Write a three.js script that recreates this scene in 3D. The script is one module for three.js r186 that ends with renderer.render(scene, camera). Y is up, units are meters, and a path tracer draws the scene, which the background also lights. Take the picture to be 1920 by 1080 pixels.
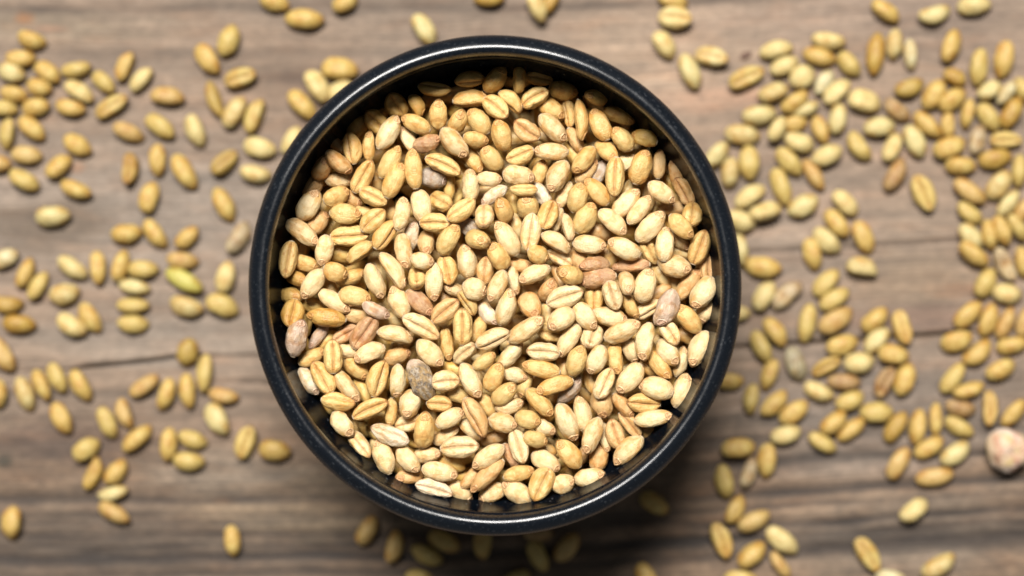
import * as THREE from 'three';
import { ImprovedNoise } from 'three/addons/math/ImprovedNoise.js';
import { RectAreaLightUniformsLib } from 'three/addons/lights/RectAreaLightUniformsLib.js';

// ---------------------------------------------------------------- camera, lamps, exposure
const MM = 0.001;
const CAM_H = 0.425;                     // the lens, straight above the table top
const FOV = 14.9;
const scene = new THREE.Scene();
const camera = new THREE.PerspectiveCamera(FOV, 16 / 9, 0.02, 20);
camera.position.set(0, CAM_H, 0);
camera.up.set(0, 0, -1);
camera.lookAt(0, 0, 0);
camera.focus = 0.387;
camera.userData.fStop = 4.9;

RectAreaLightUniformsLib.init();
// soft window light falling from high above, beyond the top of the table and a little to one side
const key = new THREE.RectAreaLight(new THREE.Color(1.0, 0.965, 0.92), 116, 0.70, 0.29);
key.name = 'window_light';
key.position.set(-0.15, 1.5, -0.70);
key.lookAt(0, 0.02, 0);
scene.add(key);
scene.background = new THREE.Color(0.118, 0.124, 0.126);   // dim room all round

const renderer = new THREE.WebGLRenderer({ antialias: true });
renderer.setSize(1024, 576);
renderer.toneMapping = THREE.LinearToneMapping;
renderer.toneMappingExposure = 1.0;
renderer.shadowMap.enabled = true;

// ---------------------------------------------------------------- helpers
function mulberry(a) {
  return () => { a |= 0; a = (a + 0x6d2b79f5) | 0; let t = Math.imul(a ^ (a >>> 15), 1 | a); t = (t + Math.imul(t ^ (t >>> 7), 61 | t)) ^ t; return ((t ^ (t >>> 14)) >>> 0) / 4294967296; };
}
const perlin = new ImprovedNoise();
const noise = (x, y, z = 0) => perlin.noise(x, y, z);
const clamp = (x, a = 0, b = 1) => Math.min(b, Math.max(a, x));
const smooth = (a, b, x) => { const t = clamp((x - a) / (b - a)); return t * t * (3 - 2 * t); };
const mix = (a, b, t) => a + (b - a) * t;
const mix3 = (a, b, t) => [mix(a[0], b[0], t), mix(a[1], b[1], t), mix(a[2], b[2], t)];
const gauss = (x, s) => Math.exp(-(x * x) / (s * s));
const toS = (l) => Math.round(255 * clamp(l <= 0.0031308 ? 12.92 * l : 1.055 * Math.pow(l, 1 / 2.4) - 0.055));
function colourTexture(w, h, f) {
  const d = new Uint8Array(w * h * 4);
  for (let y = 0; y < h; y++) for (let x = 0; x < w; x++) { const c = f((x + 0.5) / w, (y + 0.5) / h), o = (y * w + x) * 4; d[o] = toS(c[0]); d[o + 1] = toS(c[1]); d[o + 2] = toS(c[2]); d[o + 3] = 255; }
  const t = new THREE.DataTexture(d, w, h, THREE.RGBAFormat);
  t.colorSpace = THREE.SRGBColorSpace; t.magFilter = THREE.LinearFilter; t.minFilter = THREE.LinearFilter; t.wrapS = t.wrapT = THREE.MirroredRepeatWrapping; t.needsUpdate = true;
  return t;
}
function greyTexture(w, h, f) {
  const d = new Uint8Array(w * h * 4);
  for (let y = 0; y < h; y++) for (let x = 0; x < w; x++) { const c = Math.round(255 * clamp(f((x + 0.5) / w, (y + 0.5) / h))), o = (y * w + x) * 4; d[o] = d[o + 1] = d[o + 2] = c; d[o + 3] = 255; }
  const t = new THREE.DataTexture(d, w, h, THREE.RGBAFormat);
  t.magFilter = THREE.LinearFilter; t.minFilter = THREE.LinearFilter; t.wrapS = t.wrapT = THREE.MirroredRepeatWrapping; t.needsUpdate = true;
  return t;
}
const taken = new Map();
function numbered(name) { const n = taken.get(name) ?? 0; taken.set(name, n + 1); return n ? name + '_' + String(n).padStart(3, '0') : name; }
function tag(o, label, category, group) { o.userData.label = label; o.userData.category = category; if (group) o.userData.group = group; return o; }
const shade = (o) => { o.castShadow = true; o.receiveShadow = true; return o; };
// size on the ground plane of one unit of the layout sheet (1920 x 1080 units across the view) at height h
const LAY = 540 / Math.tan(THREE.MathUtils.degToRad(FOV / 2));
const unit = (h) => (CAM_H - h) / LAY;

// ---------------------------------------------------------------- table of weathered planks
const U0 = unit(0);
const seamAt = (x) => { // course of the joint between the two planks, layout units
  const p = [[-2600, 735], [0, 697], [130, 691], [240, 681], [350, 668], [520, 665], [960, 658], [1340, 652], [1560, 639], [1920, 617], [4600, 560]];
  for (let i = 1; i < p.length; i++) if (x <= p[i][0]) { const t = (x - p[i - 1][0]) / (p[i][0] - p[i - 1][0]); return mix(p[i - 1][1], p[i][1], t) + 2.2 * noise(x / 90, 3.1, 0.5); }
  return 560;
};
const gapAt = (x) => 0.7 + 1.5 * smooth(110, 170, x) * (1 - smooth(340, 420, x)) + 1.3 * smooth(1330, 1420, x) * (1 - smooth(1780, 1860, x)) + 0.5 * noise(x / 55, 6.2);
// drying cracks: course, reach and width
const cracks = [
  { x0: 372, x1: 640, y: (x) => 716 + 0.012 * (x - 372) + 1.5 * noise(x / 40, 8.3), w: 3.2, d: 1.1 },
  { x0: 1325, x1: 1860, y: (x) => 478 - 0.056 * (x - 1325) + 2 * noise(x / 60, 1.3), w: 3.0, d: 1.0 },
  { x0: 90, x1: 430, y: (x) => 604 - 0.05 * (x - 260) + 3 * noise(x / 60, 4.3), w: 1.4, d: 0.3 },
  { x0: 1600, x1: 2050, y: (x) => 866 - 0.045 * (x - 1600) + 2 * noise(x / 50, 7.7), w: 2.0, d: 0.35 },
];
const slope = (x) => 0.012 * (x - 400) * 0.4 + 0.052 * Math.max(0, x - 820) - 0.012 * Math.max(0, x - 1700);
const WOOD_LINES = [[14, 11.7, 0.5, 0, 900], [30, 9.1, 0.6, 880, 2100], [98, 13.0, 0.34, -200, 500], [150, 28.6, 0.4, 470, 700], [830, 20.8, 0.5, -400, 330], [882, 9.1, 0.3, -300, 700], [934, 11.7, 0.75, -300, 1000], [962, 6.5, 0.35, 0, 900], [1004, 10.4, 0.7, 0, 1300], [1047, 13.0, 1.0, -500, 1400], [1078, 9.1, 0.6, -400, 2300], [905, 9.1, 0.9, 1330, 2300], [960, 10.4, 0.9, 1300, 2300], [1018, 9.1, 0.95, 1300, 2300], [1062, 11.7, 0.8, 1450, 2300], [740, 7.8, 0.35, -200, 500], [782, 10.4, 0.3, -100, 450], [566, 6.5, 0.22, 380, 520], [1042, 8, 0.7, 1200, 2300], [985, 6, 0.6, 1100, 2300], [860, 7, 0.5, 1250, 2000], [915, 6, 0.5, 300, 900], [1025, 6, 0.6, -300, 800], [980, 6, 0.5, -300, 500]];
function woodField(x, y) { // x, y in layout units -> groove 0..1, tone, patch values
  const v = y + slope(x) + 9 * noise(x / 420, y / 160, 2.2) + 2.5 * noise(x / 110, y / 40, 5.1) + 26 * gauss(Math.hypot((x - 25) / 1.9, y - 395), 46) * Math.sign(y - 395 + 0.01) * 0.5;
  const rough = smooth(700, 900, v + 40 * noise(x / 300, y / 200, 9));
  const broad = noise(x / 900, v / 46, 0.3) + 0.6 * noise(x / 600, v / 21, 4.4);
  const fine = noise(x / 260, v / 7.5, 7.7) + 0.7 * noise(x / 120, v / 3.4, 1.9);
  const hair = noise(x / 60, v / 1.5, 3.3);
  let line = 0;
  for (const [ry, rw, amt, a, b] of WOOD_LINES) if (Math.abs(v - ry) < 3.2 * rw + 5 && x > a - 90 && x < b + 90) line += amt * gauss(v - ry - 5 * noise(x / 150, ry * 0.37, 6), rw * (1 + 0.35 * noise(x / 70, ry, 2))) * smooth(a - 90, a + 90, x) * (1 - smooth(b - 90, b + 90, x)) * (0.85 + 0.5 * noise(x / 130, ry * 1.3, 1));
  return { v, rough, broad, fine, hair, line };
}
function crackAt(x, y) {
  let c = 0;
  for (const k of cracks) { const f = smooth(k.x0, k.x0 + 90, x) * (1 - smooth(k.x1 - 90, k.x1, x)); if (f > 0 && Math.abs(y - k.y(x)) < 14) c = Math.max(c, f * k.d * gauss(y - k.y(x), k.w * (0.8 + 0.5 * noise(x / 35, k.x0)))); }
  return c;
}
const blobs = [ // stains and bleached spots of the boards: x, y, rx, ry, colour, strength
  [240, 400, 420, 150, [0.36, 0.325, 0.305], 0.75], [90, 420, 170, 60, [0.20, 0.155, 0.12], 0.8], [300, 640, 330, 60, [0.35, 0.315, 0.29], 0.7], [560, 160, 200, 120, [0.33, 0.245, 0.19], 0.7],
  [560, 145, 70, 16, [0.20, 0.14, 0.11], 0.6], [40, 50, 300, 40, [0.30, 0.255, 0.20], 0.6], [1330, 180, 130, 30, [0.48, 0.28, 0.20], 0.6], [1250, 110, 260, 110, [0.50, 0.40, 0.325], 0.7],
  [1560, 30, 360, 50, [0.42, 0.34, 0.30], 0.5], [1780, 60, 160, 70, [0.24, 0.19, 0.165], 0.55], [1460, 430, 220, 120, [0.46, 0.385, 0.335], 0.6], [1720, 420, 130, 60, [0.40, 0.325, 0.27], 0.5], [1720, 520, 170, 60, [0.34, 0.265, 0.20], 0.7],
  [1800, 545, 70, 20, [0.30, 0.16, 0.09], 0.4], [1720, 595, 200, 30, [0.22, 0.145, 0.125], 0.6], [1650, 780, 380, 150, [0.27, 0.24, 0.225], 0.7], [1700, 1000, 330, 110, [0.26, 0.225, 0.195], 0.6],
  [200, 1000, 400, 120, [0.185, 0.145, 0.115], 0.8], [110, 830, 150, 50, [0.17, 0.12, 0.10], 0.7], [560, 960, 260, 90, [0.31, 0.25, 0.185], 0.7], [420, 880, 180, 50, [0.36, 0.32, 0.28], 0.5], [45, 35, 22, 16, [0.42, 0.20, 0.08], 0.7], [95, 55, 40, 10, [0.40, 0.24, 0.17], 0.6],
  [145, 315, 18, 14, [0.42, 0.24, 0.15], 0.6], [420, 935, 30, 9, [0.30, 0.15, 0.05], 0.6], [160, 480, 80, 20, [0.30, 0.26, 0.22], 0.3], [8, 865, 20, 14, [0.05, 0.05, 0.035], 0.8], [25, 392, 30, 8, [0.12, 0.13, 0.10], 0.6],
];
function woodColour(x, y) {
  const f = woodField(x, y);
  let c = mix3([0.345, 0.275, 0.228], [0.25, 0.180, 0.130], f.rough);
  for (const [bx, by, rx, ry, bc, s] of blobs) {
    if (Math.abs(x - bx) > rx * 1.6 || Math.abs(f.v - slope(bx) - by) > ry * 1.6) continue;
    const q = Math.hypot((x - bx) / rx, (f.v - slope(bx) - by) / ry) + 0.35 * noise(x / (rx * 0.5), f.v / (ry * 0.35), bx);
    c = mix3(c, bc, s * (1 - smooth(0.35, 1.15, q)));
  }
  const mott = 0.20 * noise(x / 42, f.v / 19, 31) + 0.20 * noise(x / 17, f.v / 9, 33) + 0.16 * noise(x / 120, f.v / 40, 35);
  const bands = mott + f.broad * 0.26 + f.fine * 0.22 + f.hair * 0.12;
  const k = Math.exp(bands * (1 + 0.7 * f.rough));
  c = c.map((q, i) => q * [0.475, 0.428, 0.364][i]); c = [c[0] * k, c[1] * k * (1 - 0.03 * f.broad), c[2] * k * (1 - 0.06 * f.broad)];
  const warm = clamp(0.5 * noise(x / 150, f.v / 30, 12) + 0.25 * noise(x / 40, f.v / 12, 15), 0, 1);
  c = mix3(c, [c[0] * 1.15, c[1] * 0.92, c[2] * 0.76], warm);
  c = mix3(c, [0.020, 0.0135, 0.010], clamp(f.line * 1.35 * (0.85 + 0.35 * f.hair + 0.25 * f.fine)));
  const pit = smooth(0.33, 0.52, noise(x / 26, f.v / 3.2, 21)) * 0.45;
  c = mix3(c, [0.07, 0.052, 0.04], pit);
  c = mix3(c, [0.03, 0.022, 0.018], clamp(crackAt(x, y) * 0.75));
  return c;
}
function woodHeight(x, y) { // metres
  const f = woodField(x, y);
  return 0.00005 * f.broad + 0.00006 * f.fine * (0.6 + f.rough) - 0.0006 * clamp(f.line) * (0.4 + 0.6 * f.rough) - 0.0011 * crackAt(x, y);
}
const TW = 2112, TH = 1188;   // layout units covered by one texture
const woodMap = colourTexture(1600, 900, (u, v) => woodColour(960 + (u - 0.5) * TW, 540 + (v - 0.5) * TH));
const woodBump = greyTexture(1600, 900, (u, v) => { const x = 960 + (u - 0.5) * TW, y = 540 + (v - 0.5) * TH, w = y + slope(x); return 0.5 + 0.25 * noise(x / 60, w / 1.5, 3.3) + 0.15 * noise(x / 120, w / 3.4, 1.9) + 0.2 * noise(x / 14, w / 0.8, 2); });
const woodMat = new THREE.MeshStandardMaterial({ name: 'weathered_wood', map: woodMap, bumpMap: woodBump, bumpScale: 0.00025, roughness: 0.78, roughnessMap: null });
const table = new THREE.Group();
table.name = 'table'; table.userData.kind = 'structure'; table.userData.label = 'weathered grey brown wooden table top of broad planks';
scene.add(table);
function plank(y0, y1, seed) {
  const far = 2500, NX = 560, ys = [], xs = [];
  for (let i = 0; i <= NX; i++) { const t = i / NX * 2 - 1; xs.push(960 + (Math.abs(t) < 0.86 ? t / 0.86 * 1060 : Math.sign(t) * (1060 + (Math.abs(t) - 0.86) / 0.14 * (far - 1060)))); }
  const NY = Math.round(y1 > 1000 ? 190 : 300);
  const yOf = (j, x) => { const a = typeof y0 === 'function' ? y0(x) + gapAt(x) : y0, b = typeof y1 === 'function' ? y1(x) - gapAt(x) : y1; const t = j / NY; return mix(a, b, typeof y0 === 'function' ? Math.pow(t, 1.35) : 1 - Math.pow(1 - t, 1.35)); };
  const pos = [], uv = [], idx = [], edgeDrop = (x, y) => { const d = Math.abs(y - seamAt(x)) - gapAt(x); return -0.0004 * gapAt(x) * gauss(Math.max(0, d), 1.2 + gapAt(x)); };
  const put = (x, y, h) => { pos.push((x - 960) * U0, h, (y - 540) * U0); uv.push((x - 960) / TW + 0.5, (y - 540) / TH + 0.5); };
  for (let j = 0; j <= NY; j++) for (const x of xs) { const y = yOf(j, x); put(x, y, woodHeight(x, y) + edgeDrop(x, y)); }
  const row = NX + 1;
  for (let j = 0; j < NY; j++) for (let i = 0; i < NX; i++) { const a = j * row + i; idx.push(a, a + row, a + 1, a + 1, a + row, a + row + 1); }
  const rim = []; // side walls down to the underside
  for (let i = 0; i <= NX; i++) rim.push(i); for (let j = 1; j <= NY; j++) rim.push(j * row + NX); for (let i = NX - 1; i >= 0; i--) rim.push(NY * row + i); for (let j = NY - 1; j > 0; j--) rim.push(j * row);
  const base = pos.length / 3;
  for (const r of rim) for (const h of [null, -0.022]) { pos.push(pos[r * 3], h ?? pos[r * 3 + 1], pos[r * 3 + 2]); uv.push(uv[r * 2], uv[r * 2 + 1] + (h === null ? 0 : 0.02)); }
  for (let k = 0; k < rim.length; k++) { const a = base + k * 2, b = base + ((k + 1) % rim.length) * 2; idx.push(a, b, a + 1, b, b + 1, a + 1); }
  const g = new THREE.BufferGeometry();
  g.setAttribute('position', new THREE.Float32BufferAttribute(pos, 3)); g.setAttribute('uv', new THREE.Float32BufferAttribute(uv, 2)); g.setIndex(idx); g.computeVertexNormals();
  const m = shade(new THREE.Mesh(g, woodMat)); m.name = numbered('plank'); table.add(m);
  return m;
}
plank(-1300, seamAt, 1);
plank(seamAt, 2300, 2);

// ---------------------------------------------------------------- bowl
const BX = (928 - 960) * unit(0.047), BZ = (535 - 540) * unit(0.047);
const bowl = new THREE.Group();
bowl.name = 'bowl'; bowl.position.set(BX, 0.0006, BZ);
tag(bowl, 'round glossy black bowl with rolled rim, filled with wheat grains', 'bowl');
scene.add(bowl);
const enamel = (wear) => (u, v) => {
  const a = u * 260, b = v * 40;
  const speck = smooth(0.52, 0.66, noise(a * 2.1, b * 2.4, 3.7)) * 0.5 + smooth(0.66, 0.74, noise(a * 6, b * 5, 9.1)) * wear;
  const cloud = 0.5 + 0.5 * noise(a / 9, b / 4, 5);
  return mix3([0.0022 + 0.0015 * cloud, 0.0034 + 0.002 * cloud, 0.0058 + 0.0025 * cloud], [0.23, 0.24, 0.25], clamp(speck * 0.55));
};
const rimMat = new THREE.MeshPhysicalMaterial({ name: 'black_enamel_rim', map: colourTexture(2048, 128, enamel(0.8)), roughness: 1, roughnessMap: greyTexture(2048, 128, (u, v) => 0.27 + 0.09 * noise(u * 700, v * 14, 1) + 0.08 * noise(u * 90, v * 30, 4)), bumpMap: greyTexture(2048, 128, (u, v) => 0.5 + 0.35 * noise(u * 420, v * 16, 2) + 0.3 * noise(u * 1100, v * 30, 6)), bumpScale: 0.000012, specularIntensity: 0.7, clearcoat: 0.3, clearcoatRoughness: 0.2 });
const bodyMat = new THREE.MeshPhysicalMaterial({ name: 'black_enamel', map: colourTexture(1024, 256, enamel(0.35)), roughness: 1, roughnessMap: greyTexture(1024, 256, (u, v) => 0.17 + 0.05 * noise(u * 200, v * 60, 1)), specularIntensity: 0.03, bumpMap: greyTexture(1024, 256, (u, v) => 0.5 + 0.4 * noise(u * 130, v * 30, 2)), bumpScale: 0.00003 });
{
  const c = [[0, 5], [14, 5.2], [24, 7], [31, 12], [35.4, 20], [37.6, 28], [38.75, 35], [39.25, 41], [39.35, 45.2], [40.4, 45.6], [40.75, 44.6], [40.4, 40], [38.8, 30], [35.4, 18.5], [30, 8.5], [26, 4], [25, 3], [25, 0], [23, 0], [22.6, 2], [0, 2.4]];
  const pts = new THREE.CatmullRomCurve3(c.map(([x, y]) => new THREE.Vector3(x * MM, y * MM, 0)), false, 'centripetal').getPoints(130).map((p) => new THREE.Vector2(Math.max(0, p.x), p.y));
  const body = shade(new THREE.Mesh(new THREE.LatheGeometry(pts, 160), bodyMat)); body.name = 'body'; bowl.add(body);
  const lip = [[39.2, 43.6], [39.05, 44.9], [39.15, 45.9], [39.6, 46.68], [40.25, 47.0], [40.95, 46.84], [41.6, 46.4], [42.15, 45.85], [42.5, 45.36], [42.6, 45.1], [42.5, 44.95], [42.0, 44.6], [41.2, 44.1], [40.3, 43.6], [39.7, 43.3], [39.2, 43.6]];
  const ring = new THREE.CatmullRomCurve3(lip.map(([x, y]) => new THREE.Vector3(x * MM, y * MM, 0)), false, 'centripetal').getPoints(52).map((p) => new THREE.Vector2(p.x, p.y));
  const g = new THREE.LatheGeometry(ring, 220), p = g.attributes.position;
  for (let i = 0; i < p.count; i++) { const x = p.getX(i), z = p.getZ(i), t = Math.atan2(z, x), k = 1 + 0.0016 * Math.sin(2 * t + 0.6) + 0.0012 * noise(Math.cos(t) * 2, Math.sin(t) * 2, 4); p.setX(i, x * k * 0.996); p.setZ(i, z * k * 1.013); p.setY(i, p.getY(i) + 0.00012 * noise(Math.cos(t) * 3, Math.sin(t) * 3, 8)); }
  g.computeVertexNormals();
  const n = g.attributes.normal, row = ring.length;       // close the seams of the turned ring
  for (let j = 0; j < row; j++) { const a = j, b = 220 * row + j; for (const k of ['X', 'Y', 'Z']) { const m = n['get' + k](a) + n['get' + k](b); n['set' + k](a, m / 2); n['set' + k](b, m / 2); } }
  for (let s = 0; s <= 220; s++) { const a = s * row, b = s * row + row - 1; for (const k of ['X', 'Y', 'Z']) { const m = n['get' + k](a) + n['get' + k](b); n['set' + k](a, m / 2); n['set' + k](b, m / 2); } }
  const rim = shade(new THREE.Mesh(g, rimMat)); rim.name = 'rim'; bowl.add(rim);
}

// ---------------------------------------------------------------- wheat grains: shape
function kernel(seed, o = {}) { // unit grain: x from -0.5 (brush) to 0.5 (germ), back +y, crease -y; returns surface(s, th)
  const r = mulberry(seed * 977 + 5), off = r() * 50, cd = (o.crease ?? 0.40) + 0.14 * r(), pw = 1.9 + 0.5 * r(), pb = 2.1 + 1.2 * r(), qg = 0.60 + 0.11 * r(), qb = 0.50 + 0.11 * r(), skew = (o.bend ?? 0.18) * (r() - 0.5), thin = o.thin ?? 1, arch = 0.06 + 0.07 * r(), droop = 0.07 + 0.09 * r(), lump = (o.lump ?? 0.05), twist = 0.10 * (r() - 0.5), wrinkle = o.wrinkle ?? 0.010;
  return (s, th) => {
    const ss = clamp(s, -1, 1), k = Math.abs(ss), w = Math.pow(Math.max(0, 1 - Math.pow(k, ss > 0 ? pw : pb)), ss > 0 ? qg : qb) + 0.004;
    const c0 = th + Math.PI / 2 - twist * ss, d = Math.atan2(Math.sin(c0), Math.cos(c0));
    const along = 1 - Math.pow(k, 7);
    let q = 1 - cd * Math.exp(-Math.pow(Math.abs(d) / 0.19, 1.3)) * along * (0.85 + 0.3 * noise(ss * 1.7, off, 1));
    q += 0.11 * gauss(Math.abs(d) - 0.60, 0.34) * along;
    q += lump * 1.6 * noise(ss * 1.6 + off, Math.cos(th) * 1.3, Math.sin(th) * 1.3 + off) + lump * 0.7 * noise(ss * 4 + off, Math.cos(th) * 3, Math.sin(th) * 3);
    q += wrinkle * noise(ss * 2.2 + off, th * 5.5, off) + wrinkle * 0.6 * noise(ss * 7, Math.cos(th) * 9, Math.sin(th) * 9 + off);
    const dg = (ss - 0.77) / 0.22, ag = (th - Math.PI / 2) / 0.75;
    q -= 0.045 * Math.exp(-(dg * dg + ag * ag) * 1.3);                                   // shield of the germ lies in a shallow dip
    q *= thin + (1 - thin) * Math.abs(Math.sin(th)); q += 0.05 * Math.sin(2 * th + off) + 0.035 * Math.cos(3 * th + off * 2);
    const z = 0.5 * w * q * Math.cos(th) + skew * (1 - ss * ss) * 0.5;
    let y = 0.5 * w * q * Math.sin(th) * (Math.sin(th) < 0 ? 0.86 : 1);
    y += arch * (0.35 - ss * ss) * (1 - 0.3 * k) - droop * smooth(0.35, 1.0, ss);
    return [ss * 0.5, y, z];
  };
}
function kernelGeometry(f, nu, nv) {
  const pos = [], uv = [], idx = [];
  for (let i = 0; i <= nu; i++) for (let j = 0; j < nv; j++) { const s = -Math.cos(Math.PI * i / nu), e = j / nv, th = -Math.PI / 2 + Math.PI * 2 * (e + 0.055 * Math.sin(Math.PI * 2 * e) * -1), p = f(s, th); pos.push(...p); const v = Math.abs(((th + Math.PI / 2) / Math.PI) - 1); uv.push((s + 1) / 2, 1 - v); }
  for (let i = 0; i < nu; i++) for (let j = 0; j < nv; j++) { const a = i * nv + j, b = i * nv + (j + 1) % nv; idx.push(a, a + nv, b, b, a + nv, b + nv); }
  const g = new THREE.BufferGeometry();
  g.setAttribute('position', new THREE.Float32BufferAttribute(pos, 3)); g.setAttribute('uv', new THREE.Float32BufferAttribute(uv, 2)); g.setIndex(idx); g.computeVertexNormals();
  return g;
}
function germGeometry(f, seed) { // oval shield with a raised lip, an embryo knob and folds
  const r = mulberry(seed * 31 + 7), NR = 9, NA = 22, pos = [], uv = [], idx = [], off = r() * 30, ls = 0.20 + 0.03 * r(), la = 0.85 + 0.2 * r();
  const at = (rho, phi) => {
    const s = 0.765 + ls * rho * Math.cos(phi), th = Math.PI / 2 + la * rho * Math.sin(phi);
    const p = f(Math.min(s, 0.995), th), wob = 0.30 * noise(Math.cos(phi) * 1.6 + off, Math.sin(phi) * 1.6, off) * rho; rho += wob; const lip = 0.050 * gauss(rho - 0.74, 0.16), knob = 0.045 * gauss(Math.hypot((rho * Math.cos(phi) - 0.12) / 1.3, rho * Math.sin(phi) * 1.5), 0.40), fold = 0.045 * noise(rho * Math.cos(phi) * 4 + off, rho * Math.sin(phi) * 7, off);
    const h = (lip + knob + fold * (1 - rho * rho)) + 0.008 - 0.05 * Math.pow(rho, 5);
    return [p[0] + h * 0.25, p[1] + h * Math.sin(th), p[2] + h * Math.cos(th)];
  };
  pos.push(...at(0, 0)); uv.push(0.5, 0.5);
  for (let i = 1; i <= NR; i++) for (let j = 0; j < NA; j++) { const rho = i / NR, phi = j / NA * Math.PI * 2; pos.push(...at(rho, phi)); uv.push(0.5 + 0.5 * rho * Math.cos(phi), 0.5 + 0.5 * rho * Math.sin(phi)); }
  for (let j = 0; j < NA; j++) idx.push(0, 1 + (j + 1) % NA, 1 + j);
  for (let i = 0; i < NR - 1; i++) for (let j = 0; j < NA; j++) { const a = 1 + i * NA + j, b = 1 + i * NA + (j + 1) % NA; idx.push(a, b, a + NA, b, b + NA, a + NA); }
  const g = new THREE.BufferGeometry();
  g.setAttribute('position', new THREE.Float32BufferAttribute(pos, 3)); g.setAttribute('uv', new THREE.Float32BufferAttribute(uv, 2)); g.setIndex(idx); g.computeVertexNormals();
  return g;
}
function brushGeometry(f, seed) { // tuft of short hairs on the blunt end
  const r = mulberry(seed * 57 + 3), NR = 6, NA = 26, pos = [], uv = [], idx = [];
  const put = (p) => { pos.push(...p); uv.push(0.5, 0.5); };
  const tip = f(-0.998, 0); put([tip[0] - 0.012, tip[1], tip[2]]);
  for (let i = 1; i <= NR; i++) for (let j = 0; j < NA; j++) {
    const k = i / NR, th = j / NA * Math.PI * 2, s = -0.998 + 0.05 * k * (0.6 + 0.5 * r()), p = f(s, th), h = i === NR ? -0.012 : 0.003 + 0.013 * r() * (j % 2 ? 1 : 0.2);
    put([p[0] - h * 0.9, p[1] + h * Math.sin(th), p[2] + h * Math.cos(th)]);
  }
  for (let j = 0; j < NA; j++) idx.push(0, 1 + j, 1 + (j + 1) % NA);
  for (let i = 0; i < NR - 1; i++) for (let j = 0; j < NA; j++) { const a = 1 + i * NA + j, b = 1 + i * NA + (j + 1) % NA; idx.push(a, a + NA, b, b, a + NA, b + NA); }
  const g = new THREE.BufferGeometry();
  g.setAttribute('position', new THREE.Float32BufferAttribute(pos, 3)); g.setAttribute('uv', new THREE.Float32BufferAttribute(uv, 2)); g.setIndex(idx); g.computeVertexNormals();
  return g;
}
const brushMat = new THREE.MeshStandardMaterial({ name: 'brush_hair', color: new THREE.Color().setRGB(0.46, 0.36, 0.23), roughness: 0.9 });
const NV = 14, shapes = [];
for (let i = 0; i < NV; i++) {
  const f = kernel(i + 1, i >= 12 ? { lump: 0.12, wrinkle: 0.06, crease: 0.5, bend: 0.3 } : i >= 9 ? { lump: 0.09, wrinkle: 0.04, crease: 0.5, bend: 0.45, thin: 0.9 } : { lump: 0.045 + 0.02 * (i % 3), wrinkle: 0.018 + 0.008 * (i % 4) });
  shapes.push({ fine: kernelGeometry(f, 34, 40), plain: kernelGeometry(f, 22, 26), germ: germGeometry(f, i + 1), brush: brushGeometry(f, i + 1) });
}
const mouldyShape = kernelGeometry(kernel(77, { lump: 0.13, wrinkle: 0.05, crease: 0.12 }), 44, 48);
// ---------------------------------------------------------------- wheat grains: skin
const skins = [0, 1, 2, 3, 4, 5].map((k) => colourTexture(256, 192, (u, v) => {
  const o = k * 17.3, s = u * 2 - 1, fib = noise(u * 5, v * 26, o) * 0.55 + noise(u * 9, v * 60, o + 4) * 0.35, cross = noise(u * 46, v * 4, o + 8) * 0.5 + noise(u * 70, v * 12, o + 9) * 0.4;
  let c = [0.90, 0.89, 0.85];
  const patch = noise(u * 2.6, v * 2.2, o + 20) + 0.5 * noise(u * 6, v * 6, o + 23);
  c = mix3(c, [0.83, 0.65, 0.42], clamp(patch * 1.5 + 0.10));                       // glassier, more orange areas
  c = mix3(c, [1.0, 1.0, 1.0], clamp(-patch * 1.5)); c = mix3(c, [1.0, 0.99, 0.98], 0.7 * smooth(0.22, 0.5, noise(u * 5, v * 9, o + 61))); c = mix3(c, [0.70, 0.50, 0.30], 0.55 * smooth(0.28, 0.55, noise(u * 7, v * 5, o + 71)));                                 // mealy pale areas
  const k1 = 1 + 0.12 * fib + 0.12 * cross; c = c.map((x) => x * k1);
  c = mix3(c, [0.50, 0.33, 0.23], 0.8 * smooth(0.90, 1.0, u + 0.06 * noise(v * 9, u * 9, o)));
  c = mix3(c, [1.0, 0.97, 0.98], 0.6 * (1 - smooth(0.02, 0.13, u + 0.05 * noise(v * 7, o))));
  c = mix3(c, [0.44, 0.26, 0.15], 0.8 * gauss(v, 0.05) * (0.7 + 0.5 * noise(u * 8, o)));
  if (k > 3) { const bl = noise(u * 2.2, v * 1.6, o + 90) + 0.6 * noise(u * 5, v * 7, o + 93) + 0.35 * noise(u * 12, v * 20, o + 95); c = mix3(c, [c[0] * 0.66, c[1] * 0.58, c[2] * 0.56], 0.9 * smooth(-0.35, 0.45, bl)); c = mix3(c, [0.98, 0.95, 0.95], 0.8 * smooth(0.25, 0.6, -bl + 0.35 * (1 - u))); }
  const nick = smooth(0.50, 0.62, noise(u * 15, v * 11, o + 31)); c = mix3(c, [0.55, 0.38, 0.26], 0.5 * nick);
  return c.map((x) => clamp(x));
}));
const skinBump = [0, 1].map((k) => greyTexture(256, 192, (u, v) => 0.5 + 0.16 * noise(u * 6, v * 32, k * 9) + 0.16 * noise(u * 60, v * 9, k * 9 + 3) + 0.12 * noise(u * 40, v * 40, k * 7 + 5) + (0.1 + 0.6 * Math.pow(Math.abs(u * 2 - 1), 4)) * noise(u * 26, v * 14, k * 7 + 15)));
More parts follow.
